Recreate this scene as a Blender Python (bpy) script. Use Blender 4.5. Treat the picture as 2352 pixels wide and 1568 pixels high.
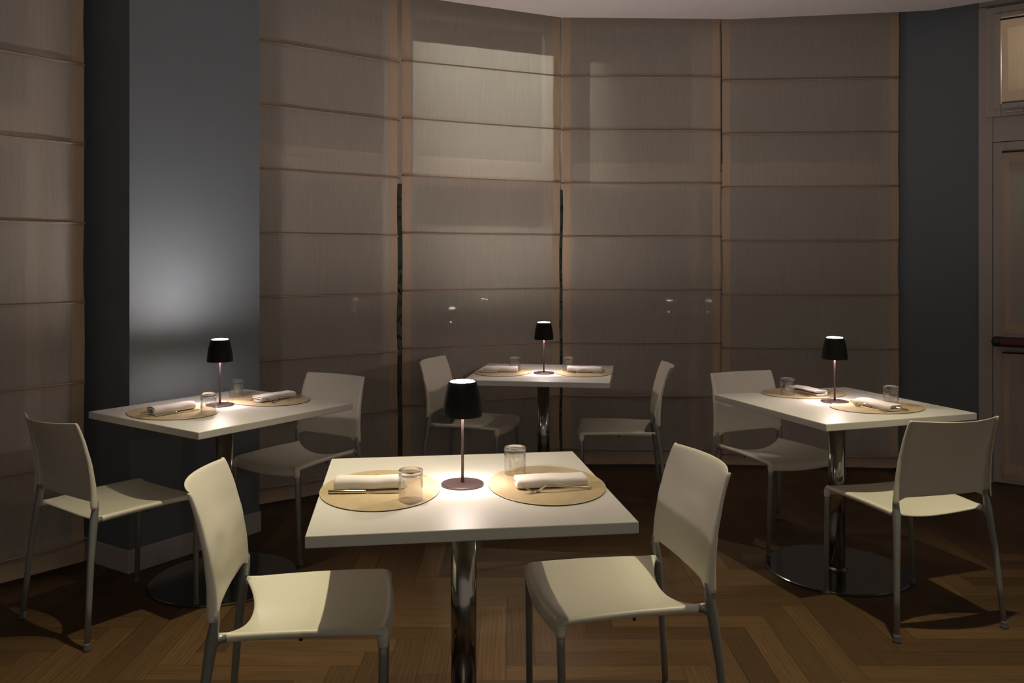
import bpy, bmesh, math, random
from mathutils import Vector, Matrix
from math import sin, cos, pi, radians, sqrt, atan2

random.seed(7)
for o in list(bpy.data.objects):
    bpy.data.objects.remove(o)
scene = bpy.context.scene
COL = scene.collection

# ------------------------------------------------------------------ camera, world, light, exposure
cam_data = bpy.data.cameras.new('camera')
cam = bpy.data.objects.new('camera', cam_data)
COL.objects.link(cam)
cam.location = (0, 0, 1.3712)
cam.rotation_euler = (radians(90), 0, 0)
cam_data.sensor_width = 36
cam_data.lens = 1897.2 / 2352 * 36
cam_data.shift_y = -(784 - 608.7) / 2352
cam_data.clip_start = 0.05
scene.camera = cam

WORLD = .24
world = bpy.data.worlds.new('night')
scene.world = world
world.use_nodes = True
# surroundings: night outside (+y), the dimly lit rest of the restaurant towards the open side of the room
wn = world.node_tree
def _n(t, **kw):
    n = wn.nodes.new(t)
    for k, v in kw.items(): setattr(n, k, v)
    return n
_tc = _n('ShaderNodeTexCoord')
_dt = _n('ShaderNodeVectorMath', operation='DOT_PRODUCT'); _dt.inputs[1].default_value = Vector((.62, -.78, .05)).normalized()
wn.links.new(_tc.outputs['Generated'], _dt.inputs[0])
_mr = _n('ShaderNodeMapRange'); _mr.interpolation_type = 'SMOOTHSTEP'
_mr.inputs[1].default_value = -.15; _mr.inputs[2].default_value = .9; _mr.inputs[3].default_value = .020; _mr.inputs[4].default_value = WORLD
wn.links.new(_dt.outputs['Value'], _mr.inputs[0])
_cm = _n('ShaderNodeMapRange'); _cm.inputs[1].default_value = 0; _cm.inputs[2].default_value = .15
wn.links.new(_dt.outputs['Value'], _cm.inputs[0])
_mx = _n('ShaderNodeMix', data_type='RGBA'); _mx.inputs[6].default_value = (.72, .88, .80, 1); _mx.inputs[7].default_value = (1.0, .90, .79, 1)
wn.links.new(_cm.outputs[0], _mx.inputs[0]); wn.links.new(_mx.outputs[2], wn.nodes['Background'].inputs[0])
wn.links.new(_mr.outputs[0], wn.nodes['Background'].inputs[1])

def lamp_obj(name, kind, loc, energy, color, parent=None, **kw):
    d = bpy.data.lights.new(name, kind)
    d.energy = energy
    d.color = color
    for k, v in kw.items():
        setattr(d, k, v)
    o = bpy.data.objects.new(name, d)
    o.location = loc
    COL.objects.link(o)
    if parent:
        o.parent = parent
    return o

def aim(o, target):
    o.rotation_euler = (Vector(target) - o.location).to_track_quat('-Z', 'Y').to_euler()

# ceiling downlights of the room (above the frame), yellowish
YEL = (1.0, 0.88, 0.58)
for loc, tgt, e, ang in (((-.68, 2.70, 2.97), (-.92, 2.50, 0), 190, 60), ((1.36, 2.68, 2.97), (1.22, 2.68, 0), 175, 72), ((-.10, .70, 2.97), (-.10, 2.10, .7), 18, 50)):
    s = lamp_obj('ceiling_spot', 'SPOT', loc, e, YEL, spot_size=radians(ang), spot_blend=1, shadow_soft_size=.018)
    aim(s, tgt)
# street lamp outside, shining in through the top panes
s = lamp_obj('street_light', 'SPOT', (-1.02, 7.5, 5.7), 1900, (1.0, .88, .83), spot_size=radians(25), spot_blend=1, shadow_soft_size=.03)
aim(s, (-.08, 5.40, 2.72))
# porch lamp outside the exit door
lamp_obj('porch_light', 'POINT', (3.63, 5.33, 2.74), 17, (1.0, .80, .72), shadow_soft_size=.08)

scene.view_settings.view_transform = 'Standard'
scene.view_settings.look = 'None'
scene.view_settings.gamma = 1
scene.view_settings.use_curve_mapping = False
scene.view_settings.exposure = 0.0

# ------------------------------------------------------------------ helpers
def mesh_obj(name, verts, faces, mat=None, parent=None, smooth=True, loc=None, rotz=0):
    me = bpy.data.meshes.new(name)
    me.from_pydata([tuple(v) for v in verts], [], faces)
    me.validate()
    bm = bmesh.new(); bm.from_mesh(me)
    bmesh.ops.recalc_face_normals(bm, faces=bm.faces)
    bm.to_mesh(me); bm.free()
    if smooth:
        for p in me.polygons:
            p.use_smooth = True
    if mat:
        for m in (mat if isinstance(mat, (list, tuple)) else [mat]):
            me.materials.append(m)
    o = bpy.data.objects.new(name, me)
    COL.objects.link(o)
    if parent:
        o.parent = parent
    if loc:
        o.location = loc
    o.rotation_euler = (0, 0, rotz)
    return o

class MB:
    """collects simple shapes into one mesh"""
    def __init__(s):
        s.v, s.f, s.m = [], [], []
    def add(s, v, f, mi=0):
        n = len(s.v)
        s.v += [tuple(p) for p in v]
        s.f += [tuple(i + n for i in q) for q in f]
        s.m += [mi] * len(f)
    def box(s, x0, x1, y0, y1, z0, z1, mi=0):
        v = [(x, y, z) for z in (z0, z1) for (x, y) in ((x0, y0), (x1, y0), (x1, y1), (x0, y1))]
        s.add(v, [(3, 2, 1, 0), (4, 5, 6, 7), (0, 1, 5, 4), (1, 2, 6, 5), (2, 3, 7, 6), (3, 0, 4, 7)], mi)
    def prism(s, poly, z0, z1, mi=0):
        n = len(poly)
        v = [(x, y, z0) for x, y in poly] + [(x, y, z1) for x, y in poly]
        s.add(v, [tuple(range(n))[::-1], tuple(range(n, 2 * n))] + [(i, (i + 1) % n, n + (i + 1) % n, n + i) for i in range(n)], mi)
    def lathe(s, prof, n=32, cx=0, cy=0, mi=0, cap=True):
        v = []; f = []
        k = len(prof)
        for i in range(n):
            a = 2 * pi * i / n
            for r, z in prof:
                v.append((cx + r * cos(a), cy + r * sin(a), z))
        for i in range(n):
            j = (i + 1) % n
            for q in range(k - 1):
                f.append((i * k + q, j * k + q, j * k + q + 1, i * k + q + 1))
        if cap:
            f.append(tuple(i * k for i in range(n))[::-1])
            f.append(tuple(i * k + k - 1 for i in range(n)))
        s.add(v, f, mi)
    def tube(s, pts, rad, n=12, mi=0, flat=None):
        pts = [Vector(p) for p in pts]
        if not isinstance(rad, (list, tuple)):
            rad = [rad] * len(pts)
        v = []; f = []
        prev = None
        for i, p in enumerate(pts):
            t = (pts[min(i + 1, len(pts) - 1)] - pts[max(i - 1, 0)]).normalized()
            if prev is None:
                up = Vector((0, 0, 1)) if abs(t.z) < .8 else Vector((1, 0, 0))
                a = t.cross(up).normalized()
            else:
                a = (prev - t * prev.dot(t)).normalized()
            prev = a
            b = t.cross(a)
            r = rad[i]
            fl = 1 if flat is None else flat[i]
            for k in range(n):
                q = 2 * pi * k / n
                v.append(p + a * (cos(q) * r) + b * (sin(q) * r * fl))
        for i in range(len(pts) - 1):
            for k in range(n):
                f.append((i * n + k, i * n + (k + 1) % n, (i + 1) * n + (k + 1) % n, (i + 1) * n + k))
        f.append(tuple(range(n))[::-1])
        f.append(tuple((len(pts) - 1) * n + k for k in range(n)))
        s.add(v, f, mi)
    def build(s, name, mat, parent=None, smooth=True, **kw):
        o = mesh_obj(name, s.v, s.f, mat, parent, smooth, **kw)
        for p, mi in zip(o.data.polygons, s.m):
            p.material_index = mi
        return o

def bevel(o, w, seg=3, angle=35):
    m = o.modifiers.new('bevel', 'BEVEL'); m.width = w; m.segments = seg
    m.limit_method = 'ANGLE'; m.angle_limit = radians(angle)
    w_ = o.modifiers.new('normals', 'WEIGHTED_NORMAL'); w_.keep_sharp = True
    return o

def subsurf(o, n=2):
    m = o.modifiers.new('subdivision', 'SUBSURF'); m.levels = n; m.render_levels = n
    return o

def autosmooth(o, ang=40):
    o.data.set_sharp_from_angle(angle=radians(ang))
    return o

def tag(o, label=None, cat=None, group=None, kind=None):
    if label: o['label'] = label
    if cat: o['category'] = cat
    if group: o['group'] = group
    if kind: o['kind'] = kind
    return o

def empty(name, loc=(0, 0, 0), rotz=0):
    o = bpy.data.objects.new(name, None)
    o.empty_display_size = .1
    o.location = loc
    o.rotation_euler = (0, 0, rotz)
    COL.objects.link(o)
    return o

def copy_tree(o, parent=None):
    c = o.copy()
    COL.objects.link(c)
    if parent:
        c.parent = parent
        c.matrix_parent_inverse = o.matrix_parent_inverse
    for ch in [x for x in bpy.data.objects if x.parent == o]:
        copy_tree(ch, c)
    return c

# ------------------------------------------------------------------ materials
def new_mat(name):
    m = bpy.data.materials.new(name)
    m.use_nodes = True
    nt = m.node_tree
    return m, nt, nt.nodes['Principled BSDF']

def N(nt, t, **kw):
    n = nt.nodes.new(t)
    for k, v in kw.items():
        setattr(n, k, v)
    return n

def noisy(name, col, rough=.5, metal=0, scale=20, amt=.08, bump=0, bscale=200, stretch=(1, 1, 1), spec=.5, coords='Object'):
    m, nt, b = new_mat(name)
    tc = N(nt, 'ShaderNodeTexCoord'); mp = N(nt, 'ShaderNodeMapping')
    mp.inputs['Scale'].default_value = stretch
    nt.links.new(tc.outputs[coords], mp.inputs[0])
    nz = N(nt, 'ShaderNodeTexNoise'); nz.inputs['Scale'].default_value = scale; nz.inputs['Detail'].default_value = 5
    nt.links.new(mp.outputs[0], nz.inputs['Vector'])
    mr = N(nt, 'ShaderNodeMapRange'); mr.inputs[3].default_value = 1 - amt; mr.inputs[4].default_value = 1 + amt
    nt.links.new(nz.outputs[0], mr.inputs[0])
    vm = N(nt, 'ShaderNodeVectorMath', operation='SCALE'); vm.inputs[0].default_value = col
    nt.links.new(mr.outputs[0], vm.inputs['Scale'])
    nt.links.new(vm.outputs[0], b.inputs['Base Color'])
    b.inputs['Roughness'].default_value = rough
    b.inputs['Metallic'].default_value = metal
    b.inputs['Specular IOR Level'].default_value = spec
    if bump:
        n2 = N(nt, 'ShaderNodeTexNoise'); n2.inputs['Scale'].default_value = bscale; n2.inputs['Detail'].default_value = 3
        nt.links.new(mp.outputs[0], n2.inputs['Vector'])
        bp = N(nt, 'ShaderNodeBump'); bp.inputs['Strength'].default_value = bump; bp.inputs['Distance'].default_value = .002
        nt.links.new(n2.outputs[0], bp.inputs['Height'])
        nt.links.new(bp.outputs[0], b.inputs['Normal'])
    return m

M_plastic = noisy('chair_plastic', (.72, .69, .58), rough=.38, scale=6, amt=.03, bump=.06, bscale=900)
M_alu = noisy('painted_aluminium', (.27, .28, .27), rough=.36, metal=.35, scale=30, amt=.05)
M_foot = noisy('foot_cap', (.10, .095, .09), rough=.6)
M_table = noisy('white_laminate', (.665, .65, .60), rough=.42, scale=9, amt=.015, bump=.12, bscale=650)
M_chrome = noisy('chromed_steel', (.36, .34, .31), rough=.13, metal=1, scale=12, amt=.04)
M_basem = noisy('brushed_steel_base', (.33, .33, .32), rough=.16, metal=1, scale=12, amt=.04)
M_black = noisy('black_metal', (.004, .0035, .0035), rough=.5, metal=0, spec=.22, scale=120, amt=.3, stretch=(1, 1, .05), bump=.1, bscale=500)
M_bronze = noisy('brushed_bronze', (.13, .092, .088), rough=.36, metal=.75, scale=60, amt=.3, stretch=(1, 12, 1), bump=.15, bscale=60)
M_steel = noisy('cutlery_steel', (.62, .58, .50), rough=.14, metal=1, scale=40, amt=.05)
M_wallblue = noisy('blue_grey_wall_paint', (.125, .147, .160), rough=.75, scale=3, amt=.05, bump=.15, bscale=350)
M_base = noisy('baseboard_paint', (.42, .40, .39), rough=.5, scale=8, amt=.04)
M_ceil = noisy('ceiling_paint', (.74, .69, .67), rough=.9, scale=2, amt=.02)
M_frame = noisy('window_frame_paint', (.62, .56, .48), rough=.5, scale=5, amt=.05)
M_door = noisy('door_paint', (.37, .33, .29), rough=.5, scale=4, amt=.05)
M_wallout = noisy('dark_wall', (.10, .10, .10), rough=.9)
M_pin = noisy('dark_pin', (.03, .025, .02), rough=.5)
M_red = noisy('red_push_bar', (.10, .008, .012), rough=.35, scale=10)
M_napkin = noisy('white_napkin_cloth', (.82, .78, .74), rough=.9, scale=30, amt=.02, bump=.5, bscale=900, spec=.2)
M_leaf = noisy('hedge_leaf', (.05, .11, .04), rough=.6, scale=3, amt=.5)
M_ground = noisy('outdoor_ground', (.05, .045, .04), rough=.95)
M_rod = noisy('rod_pocket_cloth', (.33, .235, .17), rough=.9, scale=60, amt=.1)
M_shade_in = noisy('white_lamp_interior', (.85, .82, .78), rough=.5)

def mat_mat():
    m, nt, b = new_mat('tan_leather_mat')
    tc = N(nt, 'ShaderNodeTexCoord')
    nz = N(nt, 'ShaderNodeTexNoise'); nz.inputs['Scale'].default_value = 14; nz.inputs['Detail'].default_value = 8; nz.inputs['Distortion'].default_value = 1.2
    nt.links.new(tc.outputs['Object'], nz.inputs['Vector'])
    cr = N(nt, 'ShaderNodeValToRGB')
    cr.color_ramp.elements[0].position = .3; cr.color_ramp.elements[0].color = (.46, .36, .20, 1)
    cr.color_ramp.elements[1].position = .75; cr.color_ramp.elements[1].color = (.56, .45, .27, 1)
    nt.links.new(nz.outputs[0], cr.inputs[0])
    nt.links.new(cr.outputs[0], b.inputs['Base Color'])
    b.inputs['Roughness'].default_value = .45
    n2 = N(nt, 'ShaderNodeTexNoise'); n2.inputs['Scale'].default_value = 400
    nt.links.new(tc.outputs['Object'], n2.inputs['Vector'])
    bp = N(nt, 'ShaderNodeBump'); bp.inputs['Strength'].default_value = .2; bp.inputs['Distance'].default_value = .001
    nt.links.new(n2.outputs[0], bp.inputs['Height']); nt.links.new(bp.outputs[0], b.inputs['Normal'])
    return m
M_mat = mat_mat()
M_matedge = noisy('dark_mat_edge', (.05, .03, .018), rough=.7)

def glow_mat(name, col, strength):
    m, nt, b = new_mat(name)
    b.inputs['Base Color'].default_value = (*col, 1)
    b.inputs['Emission Color'].default_value = (*col, 1)
    b.inputs['Emission Strength'].default_value = strength
    return m
M_glow = glow_mat('lit_diffuser', (1.0, .86, .83), 520)

def fabric(name, col, transp, trans):
    """sheer woven cloth: diffuse + translucent + a little see-through between the threads"""
    m = bpy.data.materials.new(name); m.use_nodes = True
    nt = m.node_tree; nt.nodes.clear()
    out = N(nt, 'ShaderNodeOutputMaterial')
    tc = N(nt, 'ShaderNodeTexCoord')
    mp = N(nt, 'ShaderNodeMapping'); mp.inputs['Scale'].default_value = (90, 90, 5)
    nt.links.new(tc.outputs['Object'], mp.inputs[0])
    nz = N(nt, 'ShaderNodeTexNoise'); nz.inputs['Scale'].default_value = 1; nz.inputs['Detail'].default_value = 4
    nt.links.new(mp.outputs[0], nz.inputs['Vector'])
    mp2 = N(nt, 'ShaderNodeMapping'); mp2.inputs['Scale'].default_value = (1, 1, 1)
    nt.links.new(tc.outputs['Object'], mp2.inputs[0])
    nf = N(nt, 'ShaderNodeTexNoise'); nf.inputs['Scale'].default_value = 420; nf.inputs['Detail'].default_value = 2
    nt.links.new(mp2.outputs[0], nf.inputs['Vector'])
    ad = N(nt, 'ShaderNodeMath', operation='ADD')
    nt.links.new(nz.outputs[0], ad.inputs[0]); nt.links.new(nf.outputs[0], ad.inputs[1])
    mr = N(nt, 'ShaderNodeMapRange'); mr.inputs[1].default_value = .6; mr.inputs[2].default_value = 1.4
    mr.inputs[3].default_value = .90; mr.inputs[4].default_value = 1.10
    nt.links.new(ad.outputs[0], mr.inputs[0])
    vm = N(nt, 'ShaderNodeVectorMath', operation='SCALE'); vm.inputs[0].default_value = col
    nt.links.new(mr.outputs[0], vm.inputs['Scale'])
    d = N(nt, 'ShaderNodeBsdfDiffuse'); t = N(nt, 'ShaderNodeBsdfTranslucent'); tr = N(nt, 'ShaderNodeBsdfTransparent')
    nt.links.new(vm.outputs[0], d.inputs[0]); nt.links.new(vm.outputs[0], t.inputs[0])
    m1 = N(nt, 'ShaderNodeMixShader'); m1.inputs[0].default_value = trans
    nt.links.new(d.outputs[0], m1.inputs[1]); nt.links.new(t.outputs[0], m1.inputs[2])
    m2 = N(nt, 'ShaderNodeMixShader'); m2.inputs[0].default_value = transp
    nt.links.new(m1.outputs[0], m2.inputs[1]); nt.links.new(tr.outputs[0], m2.inputs[2])
    nt.links.new(m2.outputs[0], out.inputs[0])
    return m
M_cloth = fabric('sheer_blind_cloth', (.585, .52, .44), .22, .38)
M_hem = fabric('double_hem_cloth', (.60, .46, .33), .10, .25)
M_warm = fabric('tan_door_blind_cloth', (.56, .43, .30), .12, .45)

def clear_glass(name, tint=(.97, .97, .96), boost=1.0):
    """thin glass: see-through with a fresnel reflection"""
    m = bpy.data.materials.new(name); m.use_nodes = True
    nt = m.node_tree; nt.nodes.clear()
    out = N(nt, 'ShaderNodeOutputMaterial')
    tr = N(nt, 'ShaderNodeBsdfTransparent'); tr.inputs[0].default_value = (*tint, 1)
    gl = N(nt, 'ShaderNodeBsdfGlossy'); gl.inputs['Roughness'].default_value = .03
    fr = N(nt, 'ShaderNodeFresnel')
    ge = N(nt, 'ShaderNodeNewGeometry'); io = N(nt, 'ShaderNodeMapRange'); io.inputs[3].default_value = 1.5; io.inputs[4].default_value = 1 / 1.5
    nt.links.new(ge.outputs['Backfacing'], io.inputs[0]); nt.links.new(io.outputs[0], fr.inputs[0])
    mu = N(nt, 'ShaderNodeMath', operation='MULTIPLY'); mu.inputs[1].default_value = boost; mu.use_clamp = True
    nt.links.new(fr.outputs[0], mu.inputs[0])
    mx = N(nt, 'ShaderNodeMixShader')
    nt.links.new(mu.outputs[0], mx.inputs[0]); nt.links.new(tr.outputs[0], mx.inputs[1]); nt.links.new(gl.outputs[0], mx.inputs[2])
    nt.links.new(mx.outputs[0], out.inputs[0])
    return m
M_pane = clear_glass('window_glass', (.85, .9, .88))
M_tumbler = clear_glass('tumbler_glass', (.965, .965, .96), 2.6)
M_thick = clear_glass('thick_glass', (.9, .89, .88), 2.5)
_nt = M_thick.node_tree
_mx = [n for n in _nt.nodes if n.type == 'MIX_SHADER'][0]
_gl = N(_nt, 'ShaderNodeBsdfGlass'); _gl.inputs['Roughness'].default_value = 0; _gl.inputs['IOR'].default_value = 1.5
_m2 = N(_nt, 'ShaderNodeMixShader'); _m2.inputs[0].default_value = .75
_out = [n for n in _nt.nodes if n.type == 'OUTPUT_MATERIAL'][0]
_nt.links.new(_mx.outputs[0], _m2.inputs[1]); _nt.links.new(_gl.outputs[0], _m2.inputs[2]); _nt.links.new(_m2.outputs[0], _out.inputs[0])

def floor_mat():
    m, nt, b = new_mat('oak_herringbone')
    uv = N(nt, 'ShaderNodeUVMap'); uv.uv_map = 'grain'
    uve = N(nt, 'ShaderNodeUVMap'); uve.uv_map = 'edge'
    at = N(nt, 'ShaderNodeAttribute'); at.attribute_name = 'tone'
    mp = N(nt, 'ShaderNodeMapping'); mp.inputs['Scale'].default_value = (3.0, 34, 1)
    nt.links.new(uv.outputs[0], mp.inputs[0])
    nz = N(nt, 'ShaderNodeTexNoise'); nz.inputs['Scale'].default_value = 1.0; nz.inputs['Detail'].default_value = 6; nz.inputs['Distortion'].default_value = 1.3
    nt.links.new(mp.outputs[0], nz.inputs['Vector'])
    mp2 = N(nt, 'ShaderNodeMapping'); mp2.inputs['Scale'].default_value = (1.1, 9, 1)
    nt.links.new(uv.outputs[0], mp2.inputs[0])
    wv = N(nt, 'ShaderNodeTexWave'); wv.wave_type = 'BANDS'; wv.bands_direction = 'Y'
    wv.inputs['Scale'].default_value = 2.2; wv.inputs['Distortion'].default_value = 9; wv.inputs['Detail'].default_value = 3; wv.inputs['Detail Scale'].default_value = .8
    nt.links.new(mp2.outputs[0], wv.inputs['Vector'])
    cr = N(nt, 'ShaderNodeValToRGB')
    cr.color_ramp.elements[0].position = .0; cr.color_ramp.elements[0].color = (.066, .037, .015, 1)
    cr.color_ramp.elements[1].position = 1; cr.color_ramp.elements[1].color = (.116, .066, .028, 1)
    nt.links.new(at.outputs['Fac'], cr.inputs[0])
    m1 = N(nt, 'ShaderNodeMapRange'); m1.inputs[1].default_value = .25; m1.inputs[2].default_value = .75; m1.inputs[3].default_value = .80; m1.inputs[4].default_value = 1.15
    nt.links.new(nz.outputs[0], m1.inputs[0])
    m2 = N(nt, 'ShaderNodeMapRange'); m2.inputs[3].default_value = .88; m2.inputs[4].default_value = 1.12
    nt.links.new(wv.outputs['Fac'], m2.inputs[0])
    mm = N(nt, 'ShaderNodeMath', operation='MULTIPLY')
    nt.links.new(m1.outputs[0], mm.inputs[0]); nt.links.new(m2.outputs[0], mm.inputs[1])
    # dark joint at the plank edge: edge uv holds distance to the nearest long / short side
    se = N(nt, 'ShaderNodeSeparateXYZ'); nt.links.new(uve.outputs[0], se.inputs[0])
    def edge(outp, size):
        a = N(nt, 'ShaderNodeMath', operation='PINGPONG'); a.inputs[1].default_value = size / 2
        nt.links.new(outp, a.inputs[0])
        r = N(nt, 'ShaderNodeMapRange'); r.inputs[1].default_value = .0004; r.inputs[2].default_value = .0018; r.inputs[3].default_value = .35; r.inputs[4].default_value = 1
        nt.links.new(a.outputs[0], r.inputs[0])
        return r.outputs[0]
    e1 = edge(se.outputs[0], .6); e2 = edge(se.outputs[1], .1)
    me_ = N(nt, 'ShaderNodeMath', operation='MINIMUM'); nt.links.new(e1, me_.inputs[0]); nt.links.new(e2, me_.inputs[1])
    mf = N(nt, 'ShaderNodeMath', operation='MULTIPLY'); nt.links.new(mm.outputs[0], mf.inputs[0]); nt.links.new(me_.outputs[0], mf.inputs[1])
    vm = N(nt, 'ShaderNodeVectorMath', operation='SCALE')
    nt.links.new(cr.outputs[0], vm.inputs[0]); nt.links.new(mf.outputs[0], vm.inputs['Scale'])
    nt.links.new(vm.outputs[0], b.inputs['Base Color'])
    b.inputs['Roughness'].default_value = .48
    b.inputs['Specular IOR Level'].default_value = .3
    bp = N(nt, 'ShaderNodeBump'); bp.inputs['Strength'].default_value = .2; bp.inputs['Distance'].default_value = .001
    nt.links.new(mf.outputs[0], bp.inputs['Height']); nt.links.new(bp.outputs[0], b.inputs['Normal'])
    return m
M_floor = floor_mat()

# ------------------------------------------------------------------ floor: herringbone planks .1 x .6
def build_floor():
    w, n = .1, 6
    ox, oy = -.02, 3.43 - w * (1 + n)
    X0, X1, Y0, Y1 = -6.0, 6.4, -4.0, 6.2
    # the room ends at the window line, so keep only planks in front of it
    def inside(x, y):
        return X0 < x < X1 and Y0 < y < Y1
    verts, faces, tone, gr, ed = [], [], [], [], []
    def plank(i, j, horiz):
        x, y = ox + i * w, oy + j * w
        lx, ly = (n * w, w) if horiz else (w, n * w)
        if not inside(x + lx / 2, y + ly / 2):
            return
        k = len(verts)
        verts.extend([(x, y, 0), (x + lx, y, 0), (x + lx, y + ly, 0), (x, y + ly, 0)])
        faces.append((k, k + 1, k + 2, k + 3))
        t = random.random(); tone.append(t)
        a, b_ = random.uniform(0, 60), random.uniform(0, 60)
        q = [(0, 0), (lx, 0), (lx, ly), (0, ly)]
        if not horiz:
            q = [(v_, u_) for u_, v_ in q]
        for u_, v_ in q:
            gr.append((u_ + a, v_ + b_)); ed.append((u_, v_))
    R = 140
    for j in range(-R, R):
        for i0 in range(-R, R):
            if (i0 - j) % (2 * n) == 0:
                plank(i0, j, True)
            if (i0 - j) % (2 * n) == 2 * n - 1:
                plank(i0, j, False)
    me = bpy.data.meshes.new('floor'); me.from_pydata(verts, [], faces)
    u1 = me.uv_layers.new(name='grain'); u2 = me.uv_layers.new(name='edge')
    for k in range(len(me.loops)):
        u1.data[k].uv = gr[k]; u2.data[k].uv = ed[k]
    at = me.attributes.new('tone', 'FLOAT', 'FACE')
    for k, t in enumerate(tone):
        at.data[k].value = t
    me.materials.append(M_floor)
    o = bpy.data.objects.new('floor', me); COL.objects.link(o)
    o['kind'] = 'structure'
build_floor()

# ------------------------------------------------------------------ walls, pillar, ceiling
def struct(name, mb, mat, parent=None, smooth=False, bev=0):
    o = mb.build(name, mat, parent, smooth=smooth)
    if parent is None:
        o['kind'] = 'structure'
    if bev:
        bevel(o, bev, 2)
    return o

# outer ground
m = MB(); m.box(-9, 10, 3.0, 13, -.25, -.06); struct('ground', m, M_ground)
# floor slab under the planks
m = MB(); m.prism([(-6.2, -4.2), (6.6, -4.2), (5.4, 3.6), (3.2, 5.3), (2.66, 5.72), (.3, 5.78), (-.75, 5.36), (-1.7, 4.72), (-2.7, 3.1), (-5, 2.2)], -.2, -.002)
struct('floor_slab', m, M_wallout)

PA, PB, PC = (-2.30, 4.048), (-1.704, 3.68), (-1.303, 4.262)
m = MB(); m.prism([PB, PC, (-1.75, 4.60), (-2.30, 4.30), PA], 0, 3.3)
struct('wall_left', m, M_wallblue)['label'] = 'blue-grey pillar between the left and second blinds'

def offset_poly(pts, d):
    """offset an open polyline to its right side by d"""
    out = []
    n = len(pts)
    for i, p in enumerate(pts):
        p = Vector(p)
        dirs = []
        if i > 0: dirs.append((p - Vector(pts[i - 1])).normalized())
        if i < n - 1: dirs.append((Vector(pts[i + 1]) - p).normalized())
        nr = [Vector((q.y, -q.x)) for q in dirs]
        if len(nr) == 2:
            b_ = (nr[0] + nr[1]).normalized(); out.append(tuple(p + b_ * (d / max(.3, b_.dot(nr[0])))))
        else:
            out.append(tuple(p + nr[0] * d))
    return out
bb_in = [PA, PB, PC]
bb_out = offset_poly(bb_in, .016)
m = MB(); m.prism(bb_out + bb_in[::-1], 0, .105)
o = struct('baseboard_left', m, M_base); bevel(o, .004, 2)

# blue wall right of the blinds, and the door plane
DX, DN = Vector((.817, -.577)), Vector((-.577, -.817))
D0 = Vector((2.966, 5.249))
def dp(u, t):      # u along the wall, t towards the room
    p = D0 + DX * u + DN * t
    return (p.x, p.y)
def dbox(mb, u0, u1, t0, t1, z0, z1, mi=0):
    mb.prism([dp(u0, t0), dp(u1, t0), dp(u1, t1), dp(u0, t1)], z0, z1, mi)
m = MB(); dbox(m, -.478, 0, 0, -.16, 0, 3.3); dbox(m, 1.08, 3.2, 0, -.16, 0, 3.3)
struct('wall_right', m, M_wallblue)

ceil_edge = [(-6.0, -4.0), (-6.0, 1.2), (-2.75, 2.55), (-1.97, 3.50), (-1.42, 4.48), (-.62, 5.0), (.32, 5.434), (1.483, 5.473), (2.686, 5.286), (2.926, 5.118), (5.0, 3.62), (6.4, 2.6), (6.4, -4.0)]
m = MB(); m.prism(ceil_edge, 3.0, 3.05); struct('ceiling', m, M_ceil)
m = MB(); m.prism([(-6.2, -4.2), (6.6, -4.2), (5.4, 3.6), (3.2, 5.5), (2.66, 5.72), (1.45, 5.80), (.32, 5.78), (-.72, 5.34), (-1.60, 4.70), (-2.72, 3.1), (-5, 2.4)], 3.30, 3.4)
struct('ceiling_upper', m, M_ceil)

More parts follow.
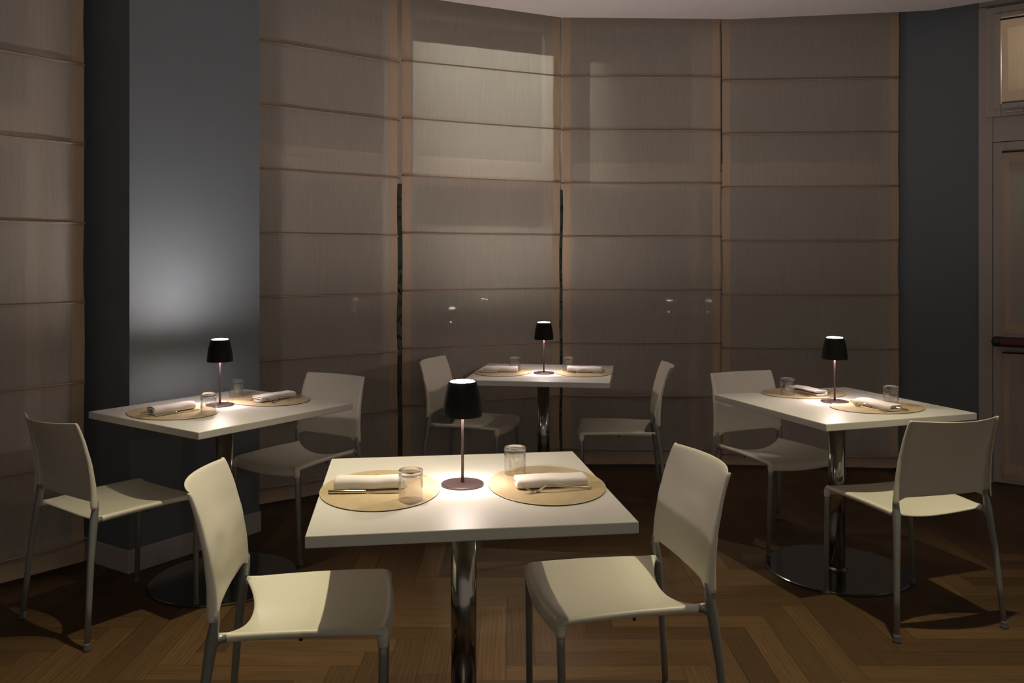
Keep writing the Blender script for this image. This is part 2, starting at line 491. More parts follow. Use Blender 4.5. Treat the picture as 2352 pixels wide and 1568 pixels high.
# ------------------------------------------------------------------ blinds and the windows behind them
PANELS = [  # start, end, z of the first rod, label, how many rods
    ((-2.42, 3.151), (-1.935, 3.742), 2.637, 'cream roman blind at the far left edge, left of the blue-grey pillar'),
    ((-1.46, 4.600), (-.709, 5.139), 2.630, 'cream roman blind directly right of the blue-grey pillar'),
    ((-.683, 5.159), (.325, 5.576), 2.648, 'cream roman blind with the bright patch of street light near its top'),
    ((.342, 5.580), (1.408, 5.580), 2.641, 'cream roman blind right behind the far table, right of the brightly lit blind'),
    ((1.420, 5.572), (2.562, 5.468), 2.612, 'cream roman blind between its neighbour and the dark blue wall on the right'),
]
def blind(p0, p1, ztop, label):
    p0, p1 = Vector(p0), Vector(p1)
    d = (p1 - p0); W = d.length; d.normalize()
    nrm = Vector((d.y, -d.x))          # towards the room
    root = empty('roman_blind', (p0.x, p0.y, 0), atan2(d.y, d.x))
    tag(root, label, 'blind', 'cream roman blinds in the bay')
    # local: x along, -y towards the room
    rods = [ztop - .359 * k for k in range(8)]
    levels = []
    top = 3.22
    zs = [top] + rods + [.03]
    rnd = random.Random(int(ztop * 1000) + int(p0.x * 100))
    hem = .052
    nx = 16
    xs = [0, hem] + [hem + (W - 2 * hem) * k / nx for k in range(1, nx)] + [W - hem, W]
    rows = []
    for k in range(len(zs) - 1):
        a, b = zs[k], zs[k + 1]
        steps = 8
        for q in range(steps):
            t = q / steps
            rows.append((a + (b - a) * t, sin(pi * t) * .010 - .004 * (1 - abs(2 * t - 1)), k, t))
    rows.append((zs[-1], 0, len(zs) - 2, 1))
    wob = [rnd.uniform(-.0035, .0035) for _ in rows]
    verts, faces, mi = [], [], []
    for r, (z, bul, k, t) in enumerate(rows):
        ew = .0035 * sin(k * 2.3 + p0.x * 3) * sin(pi * t)
        for c, x in enumerate(xs):
            xx = x + (ew if c == 0 else (-ew if c == len(xs) - 1 else 0))
            y = .006 + bul * (.75 + .25 * sin(x * 5 + k * 1.7)) + .0015 * sin(x * 31 + k)
            verts.append((xx, y, z + .0012 * sin(x * 3.1 + k)))
    nc = len(xs)
    for r in range(len(rows) - 1):
        for c in range(nc - 1):
            faces.append((r * nc + c, r * nc + c + 1, (r + 1) * nc + c + 1, (r + 1) * nc + c))
            bottom = rows[r][0] < .03 + .075
            mi.append(1 if (c == 0 or c == nc - 2 or bottom) else 0)
    o = mesh_obj('fabric_panel', verts, faces, [M_cloth, M_hem], root)
    for p, q in zip(o.data.polygons, mi):
        p.material_index = q
    for k, z in enumerate(rods):
        mb = MB()
        pts = [(W * q / 10, -.003 + .001 * sin(q * 1.3 + k), z + .0012 * sin(W * q / 10 * 3.1 + k + 1) - .0015 * sin(pi * q / 10)) for q in range(11)]
        mb.tube(pts, .0050, 8)
        rod = mb.build('rod', M_rod, root)
        e = MB()
        e.tube([(-.006, -.003, z), (.002, -.003, z)], .0042, 8)
        e.build('rod_end_pin', M_pin, rod); e = MB(); e.tube([(W - .002, -.003, z), (W + .006, -.003, z)], .0042, 8)
        e.build('rod_end_pin', M_pin, rod)
    return root
for a in PANELS:
    blind(*a)

# glass line .13 m behind the blinds
def window(idx, g0, g1, posts=True, m0=.10, m1=.10):
    """one bay facet: wall-wide frame with a top light, a transom and a tall lower pane"""
    g0, g1 = Vector(g0), Vector(g1)
    d = g1 - g0; W = d.length; d.normalize()
    root = empty('window_%d' % idx, (g0.x, g0.y, 0), atan2(d.y, d.x))
    root['kind'] = 'structure'
    mb = MB()
    T0, T1 = -.03, .03
    mb.box(0, W, T0, T1, 3.02, 3.30)                 # head
    mb.box(0, W, T0, T1, 1.89, 2.02)                 # transom
    mb.box(0, W, T0, T1, 0, .05)                     # sill
    mb.box(0, m0, T0, T1, 2.02, 3.02); mb.box(W - m1, W, T0, T1, 2.02, 3.02)
    mb.box(.05, m0 + .01, T0, T1, .05, 1.89); mb.box(W - m1 - .01, W - .05, T0, T1, .05, 1.89)
    mb.box(m0, W - m1, T0 - .012, T1, 2.02, 2.07); mb.box(m0, W - m1, T0 - .012, T1, 2.97, 3.02)
    fr = mb.build('window_frame', M_frame, root, smooth=False)
    bevel(fr, .004, 2)
    p = MB(); p.box(m0, W - m1, -.003, .003, 2.07, 2.97); p.build('pane', M_pane, root, smooth=False)
    p = MB(); p.box(0, W, -.003, .003, .05, 1.89); p.build('pane', M_pane, root, smooth=False)
# facet corners of the glass line
G = []
def line_int(a, b, c, d_):
    a, b, c, d_ = map(Vector, (a, b, c, d_))
    r, s_ = b - a, d_ - c
    den = r.x * s_.y - r.y * s_.x
    t = ((c - a).x * s_.y - (c - a).y * s_.x) / den
    return a + r * t
def back(p0, p1, off=.13):
    p0, p1 = Vector(p0), Vector(p1)
    d = (p1 - p0).normalized(); n_ = Vector((-d.y, d.x))
    return p0 + n_ * off, p1 + n_ * off
segs = [back(a[0], a[1]) for a in PANELS]
i12 = line_int(*segs[1], *segs[2]); i23 = line_int(*segs[2], *segs[3]); i34 = line_int(*segs[3], *segs[4])
e4 = segs[4][1]
window(1, segs[0][0], segs[0][1] + (segs[0][1] - segs[0][0]).normalized() * -.10)
window(2, segs[1][0] + Vector((-.05, -.04)), i12)
window(3, i12, i23)
window(4, i23, i34)
window(5, i34, e4 + Vector((.03, 0)))

# ------------------------------------------------------------------ exit door with transom light
def door():
    root = empty('door_1', (D0.x, D0.y, 0), atan2(DX.y, DX.x))
    root['kind'] = 'structure'
    # local: x along the wall, -y towards the room
    f = MB()
    f.box(0, .077, -.010, .10, 0, 3.0)                        # left post
    f.box(.985, 1.08, -.010, .10, 0, 3.0)
    f.box(.077, .985, -.004, .10, 2.145, 2.30)                # rail between door and transom
    f.box(.077, .985, -.004, .10, 2.955, 3.30)
    f.box(0, 1.08, 0, .10, 3.0, 3.3)
    fr = f.build('door_frame', M_door, root, smooth=False); bevel(fr, .003, 2)
    s = MB()                                                    # transom sash, stepped
    s.box(.036, .125, -.030, .02, 2.300, 2.985); s.box(.938, 1.02, -.030, .02, 2.300, 2.985)
    s.box(.125, .938, -.030, .02, 2.300, 2.375); s.box(.125, .938, -.030, .02, 2.915, 2.985)
    s.box(.085, .125, -.042, -.030, 2.345, 2.94); s.box(.938, .975, -.042, -.030, 2.345, 2.94)
    s.box(.125, .938, -.042, -.030, 2.345, 2.375); s.box(.125, .938, -.042, -.030, 2.915, 2.94)
    ss = s.build('transom_sash', M_door, root, smooth=False); bevel(ss, .003, 2)
    p = MB(); p.box(.125, .938, .0, .006, 2.375, 2.915); p.build('pane', M_pane, ss, smooth=False)
    h = MB()
    for k in range(3):
        h.box(.150 + k * .05, .192 + k * .05, -.048, -.030, 2.318, 2.328)
    h.build('stay_arm', M_base, ss, smooth=False)
    l = MB()                                                    # door leaf
    l.box(.080, .150, -.012, .03, .012, 2.140); l.box(.912, .982, -.012, .03, .012, 2.140)
    l.box(.150, .912, -.012, .03, 2.06, 2.140); l.box(.150, .912, -.012, .03, .84, .96); l.box(.150, .912, -.012, .03, .012, .10)
    leaf = l.build('door_leaf', M_door, root, smooth=False); bevel(leaf, .003, 2)
    p = MB(); p.box(.150, .912, .006, .012, .96, 2.06); p.box(.150, .912, .006, .012, .10, .84); p.build('pane', M_pane, leaf, smooth=False)
    b = MB()
    pts = [(.075, -.05, .895)] + [(.082, -.05, .895), (.10, -.05, .895), (.97, -.05, .895), (.985, -.05, .895)]
    b.tube(pts, [.006, .026, .030, .030, .02], 16)
    bar = b.build('push_bar', M_pin, root)
    b = MB(); b.box(.118, .95, -.086, -.06, .874, .916)
    rb = b.build('grip', M_red, bar); bevel(rb, .008, 3)
    b = MB(); b.box(.09, .125, -.045, -.010, .865, .925); b.box(.93, .965, -.045, -.010, .865, .925); b.build('bracket', M_pin, bar, smooth=False)
    return root
door()

def door_blind(u0, u1, t, z0, z1, mat, label, hemz=.05):
    root = empty('door_blind', (*dp(u0, t), z0), atan2(DX.y, DX.x))
    tag(root, label, 'blind')
    W, Hh = u1 - u0, z1 - z0
    xs = [0, .035] + [.035 + (W - .07) * k / 12 for k in range(1, 12)] + [W - .035, W]
    nz_ = 16
    zs = [Hh * k / nz_ for k in range(nz_ + 1)]
    verts = [(x + .002 * sin(z * 9), .002 * sin(x * 22 + z * 3) + .0015 * sin(z * 11), z) for z in zs for x in xs]
    nc = len(xs)
    faces, mi = [], []
    for r in range(nz_):
        for c in range(nc - 1):
            faces.append((r * nc + c, r * nc + c + 1, (r + 1) * nc + c + 1, (r + 1) * nc + c))
            mi.append(1 if (c == 0 or c == nc - 2 or zs[r] < hemz or zs[r + 1] > Hh - .05) else 0)
    o = mesh_obj('fabric_panel', verts, faces, [mat, M_hem], root)
    for p, q in zip(o.data.polygons, mi):
        p.material_index = q
    b = MB(); b.tube([(-.006, -.002, Hh - .008), (W + .006, -.002, Hh - .008)], .006, 8); b.build('rod', M_pin, root)
    return root
door_blind(.128, .935, .050, 2.385, 2.905, M_warm, 'small tan blind on the window above the exit door, glowing warm')
door_blind(.136, .926, .020, .945, 2.085, M_cloth, 'long pale blind on the exit door above the red push bar')
door_blind(.136, .926, .020, .035, .835, M_cloth, 'short pale blind on the exit door below the red push bar')

# ------------------------------------------------------------------ hedge outside
def hedge():
    rnd = random.Random(3)
    v, f = [], []
    for k in range(5200):
        x = rnd.uniform(-3.2, 3.6); z = rnd.uniform(-.05, 2.3)
        y = 6.75 + rnd.random() ** 2 * .6 + .12 * sin(x * 3) - .001
        c = Vector((x, y, z)); s = rnd.uniform(.03, .06)
        a = Vector((rnd.uniform(-1, 1), rnd.uniform(-1, 1), rnd.uniform(-1, 1))).normalized()
        b = a.cross(Vector((rnd.uniform(-1, 1), rnd.uniform(-1, 1), rnd.uniform(-1, 1)))).normalized()
        n = len(v)
        nn = a.cross(b)
        v += [c - a * s, c + b * s * .45 + nn * .006, c + a * s, c - b * s * .45 + nn * .006]
        f.append((n, n + 1, n + 2, n + 3))
    o = mesh_obj('hedge', v, f, M_leaf, smooth=False)
    tag(o, 'dark green leafy hedge outside, seen in the slits between the blinds', 'hedge', kind='stuff')
hedge()

# ------------------------------------------------------------------ table
TABLES = [  # centre x, y, angle, label
    (-.136, 2.327, .137, 'white square pedestal table nearest the camera'),
    (.182, 4.79, -.151, 'white square pedestal table farthest back, in front of the bay blinds'),
    (-1.257, 3.612, .968, 'white square pedestal table by the blue-grey pillar'),
    (1.464, 3.722, -1.244, 'white square pedestal table on the right with its round steel base in view'),
]
def make_table():
    root = empty('pedestal_table')
    L, W, t = .79, .768, .029
    m = MB(); m.box(-L / 2, L / 2, -W / 2, W / 2, .75 - t, .75)
    o = m.build('tabletop', M_table, root, smooth=False); bevel(o, .0028, 3)
    m = MB(); m.lathe([(.036, .012), (.036, .712)], 40); m.build('column', M_chrome, root); 
    m = MB(); m.lathe([(.045, .713), (.045, .7205)], 32); m.build('mounting_plate', M_chrome, root, smooth=False)
    m = MB(); m.lathe([(.306, .0), (.310, .003), (.310, .007), (.305, .010), (.20, .0115), (.05, .0125), (.044, .020), (.037, .021)], 72)
    o = m.build('base', M_basem, root); autosmooth(o, 30)
    return root
table0 = make_table()
for i, (x, y, a, lab) in enumerate(TABLES):
    t = table0 if i == 0 else copy_tree(table0)
    t.location = (x, y, 0); t.rotation_euler = (0, 0, a)
    tag(t, lab, 'table', 'white pedestal tables')

# ------------------------------------------------------------------ chair (local +x forward, +y left)
def lerp(a, b, t): return a + (b - a) * t
def interp(tab, x):
    for (x0, y0), (x1, y1) in zip(tab, tab[1:]):
        if x <= x1:
            t = (x - x0) / (x1 - x0); t = max(0, min(1, t)); t = t * t * (3 - 2 * t) * .4 + t * .6
            return y0 + (y1 - y0) * t
    return tab[-1][1]

def make_chair():
    root = empty('dining_chair')
    # seat shell
    nu, nv = 14, 14
    def seat_pt(u, v):
        # u -1..1 left(+y) .. right ; v 0 rear .. 1 front
        au = abs(u)
        hw = lerp(.190, .207, v)
        xr = -.118 - .050 * au ** 2.2
        xf = .222 + .014 * (1 - au ** 2)
        x = lerp(xr, xf, v)
        dip = (1 - au ** 2.0)
        z = .452 + .004 * sin(pi * v) - dip * (.024 * (1 - v) ** 1.2 + .010)
        return Vector((x, u * hw, z))
    us = [-1 + 2 * k / nu for k in range(nu + 1)]
    vs = [k / nv for k in range(nv + 1)]
    rows = []
    for v in vs:
        row = []
        pL, pR = seat_pt(-1, v), seat_pt(1, v)
        r = .0105
        for ang in (150, 110, 70, 35):      # rolled edge, right side (y negative)
            a = radians(ang)
            row.append(Vector((pL.x, pL.y - r * sin(a), pL.z - r + r * cos(a))))
        row += [seat_pt(u, v) for u in us]
        for ang in (35, 70, 110, 150):
            a = radians(ang)
            row.append(Vector((pR.x, pR.y + r * sin(a), pR.z - r + r * cos(a))))
        rows.append(row)
    # rear lip rolled down
    rear = []
    for ang in (90, 45):
        a = radians(ang); r = .008
        rear.append([Vector((p.x - r * sin(a), p.y, p.z - r + r * cos(a))) for p in rows[0]])
    # front roll
    front = []
    R = .036
    base = rows[-1]
    cw = [.15, .35, .65, .9] + [1] * len(us) + [.9, .65, .35, .15]
    for ang in (20, 42, 64, 86):
        a = radians(ang)
        front.append([Vector((p.x + (.3 + .7 * w_) * R * .72 * sin(a), p.y * (1 - .03 * (ang / 90) ** 2), p.z - w_ * R * (1 - cos(a)))) for p, w_ in zip(base, cw)])
    last = front[-1]
    front.append([Vector((p.x - .002, p.y * .985, p.z - .012 * w_)) for p, w_ in zip(last, cw)])
    allr = rear + rows + front
    nc = len(allr[0])
    verts = [p for r_ in allr for p in r_]
    faces = [(i * nc + j, i * nc + j + 1, (i + 1) * nc + j + 1, (i + 1) * nc + j) for i in range(len(allr) - 1) for j in range(nc - 1)]
    seat = mesh_obj('seat', verts, faces, M_plastic, root)
    so = seat.modifiers.new('thickness', 'SOLIDIFY'); so.thickness = .005; so.offset = -1 if True else 1
    subsurf(seat, 1)
    # flip so that the shell thickens downwards
    up = sum((p.normal.z for p in seat.data.polygons))
    if up < 0:
        so.offset = 1
    # sockets and lugs belong to the plastic seat
    for sgn in (-1, 1):
        m = MB()
        m.tube([(.228, sgn * .192, .440), (.233, sgn * .198, .432), (.235, sgn * .2015, .420), (.235, sgn * .202, .408), (.235, sgn * .202, .402)], [.016, .0165, .0150, .0130, .0128], 16)
        m.tube([(.20, sgn * .199, .4405), (.10, sgn * .1955, .4425), (0, sgn * .192, .4425), (-.10, sgn * .190, .4415), (-.155, sgn * .190, .4415), (-.172, sgn * .191, .4415)], [.0105, .0105, .0105, .0108, .0118, .0122], 14)
        m.build('seat_rail', M_plastic, root)
        # front leg
        m = MB()
        m.tube([(.235, sgn * .202, .415), (.235, sgn * .203, .38), (.229, sgn * .213, .016)], [.0108, .0108, .0100], 16)
        lg = m.build('leg', M_alu, root)
        m = MB(); m.lathe([(.0125, 0), (.0150, .002), (.0140, .006), (.0118, .020), (.0116, .026)], 16, .228, sgn * .2138); m.build('foot_cap', M_foot, lg)
        # rear leg with branch to the seat and upright into the backrest
        m = MB()
        m.tube([(-.2255, sgn * .2375, .014), (-.214, sgn * .228, .16), (-.202, sgn * .2175, .30), (-.191, sgn * .209, .385), (-.184, sgn * .204, .44), (-.177, sgn * .2022, .485), (-.1765, sgn * .2018, .512)],
               [.0098, .0108, .0120, .0138, .0150, .0120, .0105], 16)
        m.tube([(-.186, sgn * .2045, .405), (-.184, sgn * .2005, .428), (-.170, sgn * .195, .4405), (-.150, sgn * .1915, .4420)], [.0080, .0125, .0122, .0105], 14)
        lg = m.build('leg', M_alu, root)
        m = MB(); m.lathe([(.0125, 0), (.0155, .002), (.0145, .006), (.0122, .020), (.0120, .027)], 16, -.2262, sgn * .2382); m.build('foot_cap', M_foot, lg)
        m = MB(); m.lathe([(.004, .424), (.005, .426), (.0045, .434)], 10, .03, sgn * .192); m.build('bumper', M_pin, root)
    # backrest
    bz = [(.49, -.170), (.56, -.174), (.64, -.186), (.72, -.206), (.77, -.222), (.806, -.238)]
    hw_t = [(.49, .203), (.60, .200), (.70, .196), (.806, .190)]
    cv_t = [(.49, .009), (.56, .015), (.65, .029), (.74, .043), (.806, .054)]
    nu, nv = 20, 14
    rows = []
    for j in range(nv + 1):
        t = j / nv
        row = []
        for i in range(nu + 1):
            u = -1 + 2 * i / nu
            au = abs(u)
            zb = .505
            if au > .84:
                zb = lerp(.505, .487, min(1, (au - .84) / .08))
            zt = .8065 - .004 * (1 - au ** 2)
            z = lerp(zb, zt, t)
            b = interp(bz, z) - interp(cv_t, z) * (1 - au ** 2.0)
            row.append(Vector((b, u * interp(hw_t, z), z)))
        # rounded side bead: wrap backwards round the upright
        rr = lerp(.0135, .0045, t ** .8)
        def bead(p, sg):
            return [Vector((p.x - rr * (1 - cos(radians(a))), p.y + sg * rr * sin(radians(a)) * .9, p.z)) for a in (180, 130, 90, 50)]
        row = bead(row[0], -1) + row + bead(row[-1], 1)[::-1]
        rows.append(row)
    nc = len(rows[0])
    verts = [p for r_ in rows for p in r_]
    faces = [(i * nc + j, i * nc + j + 1, (i + 1) * nc + j + 1, (i + 1) * nc + j) for i in range(nv) for j in range(nc - 1)]
    back_ = mesh_obj('backrest', verts, faces, M_plastic, root)
    so = back_.modifiers.new('thickness', 'SOLIDIFY'); so.thickness = .0055; so.offset = 0
    subsurf(back_, 1)
    return root
CHAIRS = {
 'FL': (-.587, 2.271, .127, 'pale plastic chair at the left of the nearest table, its seat half in shadow'),
 'FR': (.320, 2.398, 3.33, 'pale plastic chair at the right of the nearest table'),
 'BR': (.636, 4.739, 3.05, 'pale plastic chair at the right of the farthest table'),
 'BL': (-.251, 4.942, -.297, 'pale plastic chair at the left of the farthest table, behind the nearest lamp'),
 'LL': (-1.578, 3.261, .961, 'pale plastic chair with its back to us at the table by the pillar, farthest left'),
 'LR': (-1.038, 4.078, -2.098, 'pale plastic chair facing us behind the table by the pillar'),
 'RL': (1.310, 4.168, -1.177, 'pale plastic chair facing us behind the right-hand table'),
 'RF': (1.576, 3.285, 1.820, 'pale plastic chair with its back to us at the right-hand table, farthest right'),
}
chair0 = make_chair()
for i, (k, (x, y, a, lab)) in enumerate(CHAIRS.items()):
    c = chair0 if i == 0 else copy_tree(chair0)
    c.location = (x, y, 0); c.rotation_euler = (0, 0, a)
    tag(c, lab, 'chair', 'pale stacking chairs round the tables')

# ------------------------------------------------------------------ table lamp
def make_lamp():
    root = empty('table_lamp')
    m = MB(); m.lathe([(.0585, 0), (.0600, .0012), (.0600, .0045), (.0585, .006), (.02, .0068), (.008, .0075)], 56)
    o = m.build('base', M_bronze, root); autosmooth(o, 35)
    m = MB(); m.lathe([(.0050, .006), (.0042, .03), (.0038, .10), (.0040, .20), (.0042, .262)], 20); m.build('stem', M_bronze, root)
    # shade: outer skin, rolled top rim, inner skin
    outer = [(.0548, .195), (.0553, .197), (.0550, .206), (.0532, .227), (.0500, .2507), (.0468, .265), (.0440, .276), (.0415, .285), (.0392, .2905), (.0372, .2925), (.0355, .2915)]
    inner = [(.0350, .286)]
    m = MB()
    m.lathe(outer + inner, 56, cap=False)
    sh = m.build('shade', M_black, root)
    m = MB(); m.lathe([(.0545, .1955), (.0540, .206), (.0522, .227), (.0490, .2507), (.0456, .265), (.0420, .278), (.0352, .2850)], 56, cap=False)
    m.build('shade_lining', M_shade_in, sh)
    m = MB(); m.lathe([(.0348, .2870), (.0346, .2912), (.0320, .2936), (.024, .2950), (.001, .2956)], 48)
    m.build('top_diffuser', M_glow, root)
    m = MB(); m.lathe([(.030, .240), (.030, .252), (.012, .262)], 32)
    m.build('lamp_holder', M_shade_in, root)
    l = lamp_obj('bulb', 'POINT', (0, 0, .1968), LAMP_W, (1.0, .82, .775), root, shadow_soft_size=.014)
    return root
LAMP_W = 3.2
lamp0 = make_lamp()
LAMPS = [(-.140, 2.337, 'small black-shaded lamp on the nearest table'),
         (.183, 4.746, 'small black-shaded lamp on the farthest table, in front of the lit blind'),
         (-1.293, 3.657, 'small black-shaded lamp on the table by the blue-grey pillar'),
         (1.465, 3.750, 'small black-shaded lamp on the right-hand table')]
for i, (x, y, lab) in enumerate(LAMPS):
    l = lamp0 if i == 0 else copy_tree(lamp0)
    l.location = (x, y, .7502)
    tag(l, lab, 'lamp', 'little table lamps with black shades')

# ------------------------------------------------------------------ place settings
TH = {0: .137, 1: -.151, 2: .968, 3: -1.244}
# table, side (0 = sitter facing +angle), mat centre, glass, napkin centre, napkin kind, extra turn of the cutlery
SET = [
 (0, 0, (-.364, 2.287), (-.267, 2.177), (-.392, 2.292), 0, -.06, 'left side of the nearest table'),
 (0, 1, (.097, 2.337), (.009, 2.449), (.108, 2.318), 1, .03, 'right side of the nearest table'),
 (1, 0, (-.051, 4.804), (.018, 4.824), (-.065, 4.79), 0, .10, 'left side of the farthest table'),
 (1, 1, (.416, 4.785), (.328, 4.824), (.420, 4.77), 0, 0, 'right side of the farthest table'),
 (2, 0, (-1.430, 3.484), (-1.276, 3.473), (-1.436, 3.485), 0, 0, 'near left side of the table by the pillar'),
 (2, 1, (-1.125, 3.810), (-1.294, 3.873), (-1.095, 3.805), 1, 0, 'far right side of the table by the pillar'),
 (3, 0, (1.414, 4.005), (1.314, 3.938), (1.425, 3.985), 1, 0, 'far side of the right-hand table'),
 (3, 1, (1.595, 3.612), (1.687, 3.679), (1.590, 3.580), 1, 0, 'near side of the right-hand table'),
]
MATZ = .7533

def make_placemat():
    root = empty('placemat')
    def ell(a, b, z, n=72): return [(a * cos(2 * pi * k / n), b * sin(2 * pi * k / n), z) for k in range(n)]
    n = 72
    rings = [ell(.164, .209, 0), ell(.165, .210, .0004), ell(.165, .210, .0024), ell(.1642, .2092, .0029)]
    v = [p for r in rings for p in r]
    f = [(i * n + k, i * n + (k + 1) % n, (i + 1) * n + (k + 1) % n, (i + 1) * n + k) for i in range(2) for k in range(n)]
    f += [(2 * n + k, 2 * n + (k + 1) % n, 3 * n + (k + 1) % n, 3 * n + k) for k in range(n)]
    f += [tuple(range(n))[::-1], tuple(3 * n + k for k in range(n))]
    o = mesh_obj('mat_surface', v, f, [M_mat, M_matedge], root, smooth=False)
    for i, p in enumerate(o.data.polygons):
        if i < 2 * n or i == 3 * n: p.material_index = 1
    return root

def make_glass():
    # upside down: open rim on the mat, thick base on top; one closed wall of glass
    m = MB()
    prof = [(.0001, .0655), (.0200, .0652), (.0262, .0632), (.0284, .0590), (.0288, .050), (.0292, .020), (.0295, .0030), (.0302, .0004), (.0312, .0002), (.0318, .0018),
            (.0320, .020), (.0320, .050), (.0320, .0640), (.0312, .0670), (.0310, .0690), (.0322, .0715), (.0323, .0765), (.0312, .0795), (.0280, .0805), (.0245, .0795), (.0215, .0772), (.0001, .0768)]
    m.lathe(prof, 56, cap=False)
    o = m.build('glass_tumbler', [M_tumbler, M_thick])
    for p in o.data.polygons:
        p.material_index = 1 if p.center.z > .0620 else 0
    return o

def ribbon(path, t):
    """closed outline round a centre path with thickness t (2-D)"""
    L, R = [], []
    n = len(path)
    for i, p in enumerate(path):
        p = Vector(p)
        d = (Vector(path[min(i + 1, n - 1)]) - Vector(path[max(i - 1, 0)])).normalized()
        nn = Vector((-d.y, d.x))
        L.append(p + nn * t / 2); R.append(p - nn * t / 2)
    return L + R[::-1]

def make_napkin(kind, seed):
    rnd = random.Random(seed)
    if kind == 0:      # soft roll
        w, h, t = .024, .024, .0032
        path = [(-.004, .0085), (.010, .0080), (.017, .0100), (.0185, .0135), (.016, .0165), (.006, .0185), (-.008, .0188), (-.0165, .0170), (-.0200, .0130), (-.0190, .0075),
                (-.012, .0040), (0, .0030), (.014, .0030), (.0215, .0050), (.0260, .0110), (.0245, .0185), (.018, .0225), (.006, .0240), (-.008, .0242), (-.0190, .0225), (-.0255, .0170), (-.0262, .0090), (-.0225, .0030), (-.014, .0018), (-.004, .0016)]
        path = path[:18] + path[18:]
        ln = .196
    else:              # flatter book fold
        t = .0034
        path = [(-.026, .0060), (-.010, .0058), (.014, .0056), (.0235, .0068), (.0262, .0100), (.0245, .0132), (.016, .0144), (-.008, .0146), (-.024, .0144), (-.0285, .0160), (-.0290, .0182), (-.024, .0196), (-.004, .0200), (.018, .0200), (.0280, .0188), (.0318, .0150), (.0325, .0090), (.0300, .0040), (.024, .0020), (.0, .0017), (-.026, .0017)]
        ln = .200
    out = ribbon(path, t)
    n = len(out)
    ns = 16
    v = []
    for s in range(ns + 1):
        x = -ln / 2 + ln * s / ns
        q = rnd.uniform(-.0008, .0008)
        sc = 1 + .05 * sin(s * .9 + seed) + (.05 * (s / ns - .5) if kind else .08 * (.5 - s / ns))
        tw = .03 * sin(s * .35 + seed)
        for i, p in enumerate(out):
            y = p.x * sc; z = p.y * (1 + .035 * sin(s * .55 + seed)) + .0004
            skew = (p.y - .01) * .20 * (1 if s in (0, ns) else 0)
            v.append((x + .0035 * sin(i * .37 + seed) * (1 if s == 0 else -1 if s == ns else 0) + skew * .3, y + tw * .02 * (z * 40) + .0012 * sin(s * .5 + seed), max(.0002, z)))
    f = [(s * n + i, s * n + (i + 1) % n, (s + 1) * n + (i + 1) % n, (s + 1) * n + i) for s in range(ns) for i in range(n)]
    h = n // 2
    for s in (0, ns):
        for i in range(h - 1):
            f.append((s * n + i, s * n + i + 1, s * n + n - 2 - i, s * n + n - 1 - i))
    o = mesh_obj('napkin', v, f, M_napkin)
    subsurf(o, 1)
    return o

def make_fork():
    root = empty('fork')
    m = MB()
    # handle: slim squared bar rising to a sharp neck and dropping to the head
    pts = [(-.102, .0034), (-.098, .0036), (-.06, .0075), (-.01, .0140), (.016, .0180), (.026, .0182), (.036, .0130), (.046, .0055), (.054, .0028), (.064, .0026)]
    wd = [.0036, .0042, .0042, .0040, .0036, .0034, .0036, .0070, .0108, .0112]
    th = [.0028, .0034, .0034, .0032, .0030, .0028, .0024, .0018, .0015, .0013]
    v, f = [], []
    for (x, z), w, t in zip(pts, wd, th):
        for k in range(8):
            a = 2 * pi * k / 8 + pi / 8
            v.append((x, w * max(-1, min(1, 1.25 * cos(a))), z + t * max(-1, min(1, 1.25 * sin(a)))))
    for i in range(len(pts) - 1):
        for k in range(8):
            f.append((i * 8 + k, i * 8 + (k + 1) % 8, (i + 1) * 8 + (k + 1) % 8, (i + 1) * 8 + k))
    f += [tuple(range(8))[::-1], tuple((len(pts) - 1) * 8 + k for k in range(8))]
    m.add(v, f)
    o = m.build('handle', M_steel, root); subsurf(o, 1)
    m = MB()
    for k in range(4):
        y = -.0087 + .0058 * k
        tp = [(.060, .0026, 1), (.066, .0040, 1), (.078, .0100, .9), (.090, .0170, .7), (.098, .0225, .3)]
        v, f = [], []
        for x, z, s in tp:
            yy = y * (1 - .06 * (x - .060) / .034)
            for dy, dz in ((-1, -1), (1, -1), (1, 1), (-1, 1)):
                v.append((x, yy + dy * .0017 * s, z + dz * .0009 * s))
        for i in range(len(tp) - 1):
            for q in range(4):
                f.append((i * 4 + q, i * 4 + (q + 1) % 4, (i + 1) * 4 + (q + 1) % 4, (i + 1) * 4 + q))
        f += [(3, 2, 1, 0), tuple((len(tp) - 1) * 4 + q for q in range(4))]
        m.add(v, f)
    m.build('tines', M_steel, root, smooth=False)
    return root

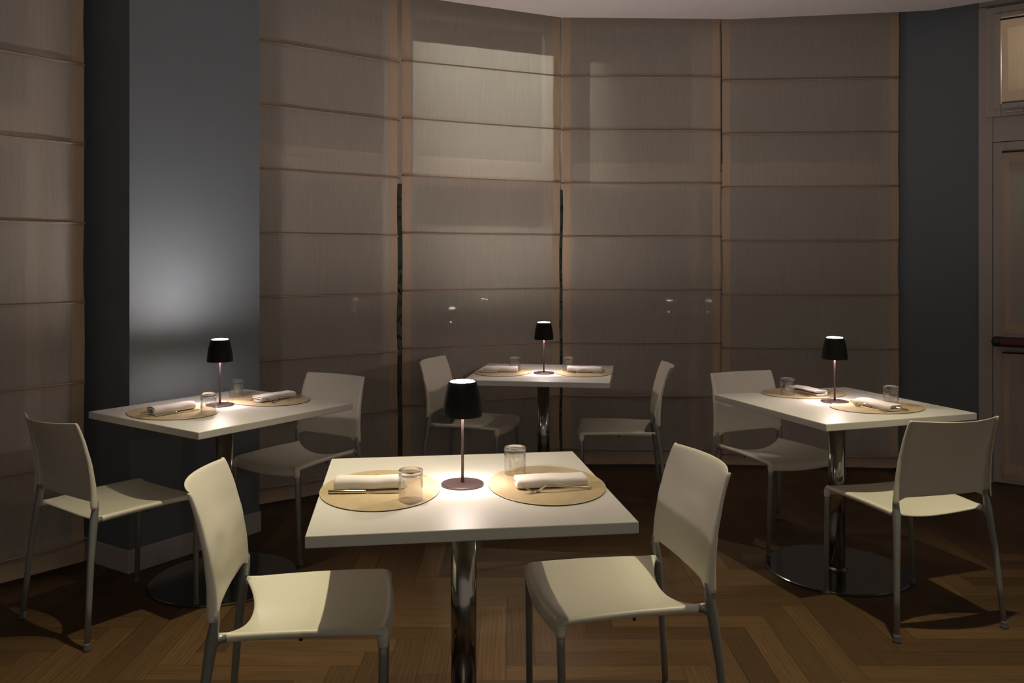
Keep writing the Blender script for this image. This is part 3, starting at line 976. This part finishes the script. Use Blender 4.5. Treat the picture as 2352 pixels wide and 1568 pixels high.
def make_knife():
    root = empty('knife')
    m = MB()
    m.tube([(-.100, 0, .0052), (-.0985, 0, .0052), (-.05, 0, .0050), (-.005, 0, .0046), (.0, 0, .0046)], [.0044, .0050, .0050, .0048, .0044], 16)
    m.build('handle', M_steel, root)
    m = MB()
    prof = [(-.002, .0036, .0016), (.010, .0042, .0013), (.040, .0060, .0009), (.075, .0066, .0008), (.095, .0050, .0007), (.106, .0012, .0005)]
    v, f = [], []
    for x, w, t in prof:
        yo = -.0015 if x > .02 else 0
        v += [(x, yo - w, .0030), (x, yo, .0030 + t), (x, yo + w * .8, .0030 + t), (x, yo + w * .8, .0030 - t), (x, yo, .0030 - t)]
    for i in range(len(prof) - 1):
        for q in range(5):
            f.append((i * 5 + q, i * 5 + (q + 1) % 5, (i + 1) * 5 + (q + 1) % 5, (i + 1) * 5 + q))
    f += [(4, 3, 2, 1, 0), tuple((len(prof) - 1) * 5 + q for q in range(5))]
    m.add(v, f)
    o = m.build('blade', M_steel, root)
    autosmooth(o, 30)
    return root

mat0, glass0, fork0, knife0 = make_placemat(), make_glass(), make_fork(), make_knife()
first = True
for i, (ti, side, mc, gc, nc_, nk, extra, where) in enumerate(SET):
    a = TH[ti] + (pi if side else 0)
    fx, fy = cos(a), sin(a); rx, ry = sin(a), -cos(a)
    cp = (lambda o: o) if first else copy_tree
    m_ = cp(mat0); m_.location = (mc[0], mc[1], .7503); m_.rotation_euler = (0, 0, a)
    tag(m_, 'oval tan placemat on the ' + where, 'placemat', 'oval tan placemats')
    g_ = cp(glass0); g_.location = (gc[0], gc[1], .7534); g_.rotation_euler = (0, 0, i * .7)
    tag(g_, 'upturned clear tumbler on the ' + where, 'glass', 'upturned drinking glasses')
    n_ = make_napkin(nk, i * 1.7 + .4); n_.location = (nc_[0], nc_[1], MATZ + .0002); n_.rotation_euler = (0, 0, a + extra); n_.scale = (1, 1.08, 1.30)
    tag(n_, ('rolled' if nk == 0 else 'folded') + ' white cloth napkin on the ' + where, 'napkin', 'white cloth napkins')
    k_ = cp(knife0)
    ko = .054
    k_.location = (nc_[0] + rx * ko - fx * .012, nc_[1] + ry * ko - fy * .012, MATZ + .0001); k_.rotation_euler = (0, 0, a + extra - .03)
    tag(k_, 'steel knife beside the napkin on the ' + where, 'knife', 'table knives')
    f_ = cp(fork0)
    f_.location = (nc_[0] - rx * .060 - fx * .004, nc_[1] - ry * .060 - fy * .004, MATZ + .0001); f_.rotation_euler = (0, 0, a + extra + .05)
    tag(f_, 'steel fork beside the napkin on the ' + where, 'fork', 'table forks')
    first = False
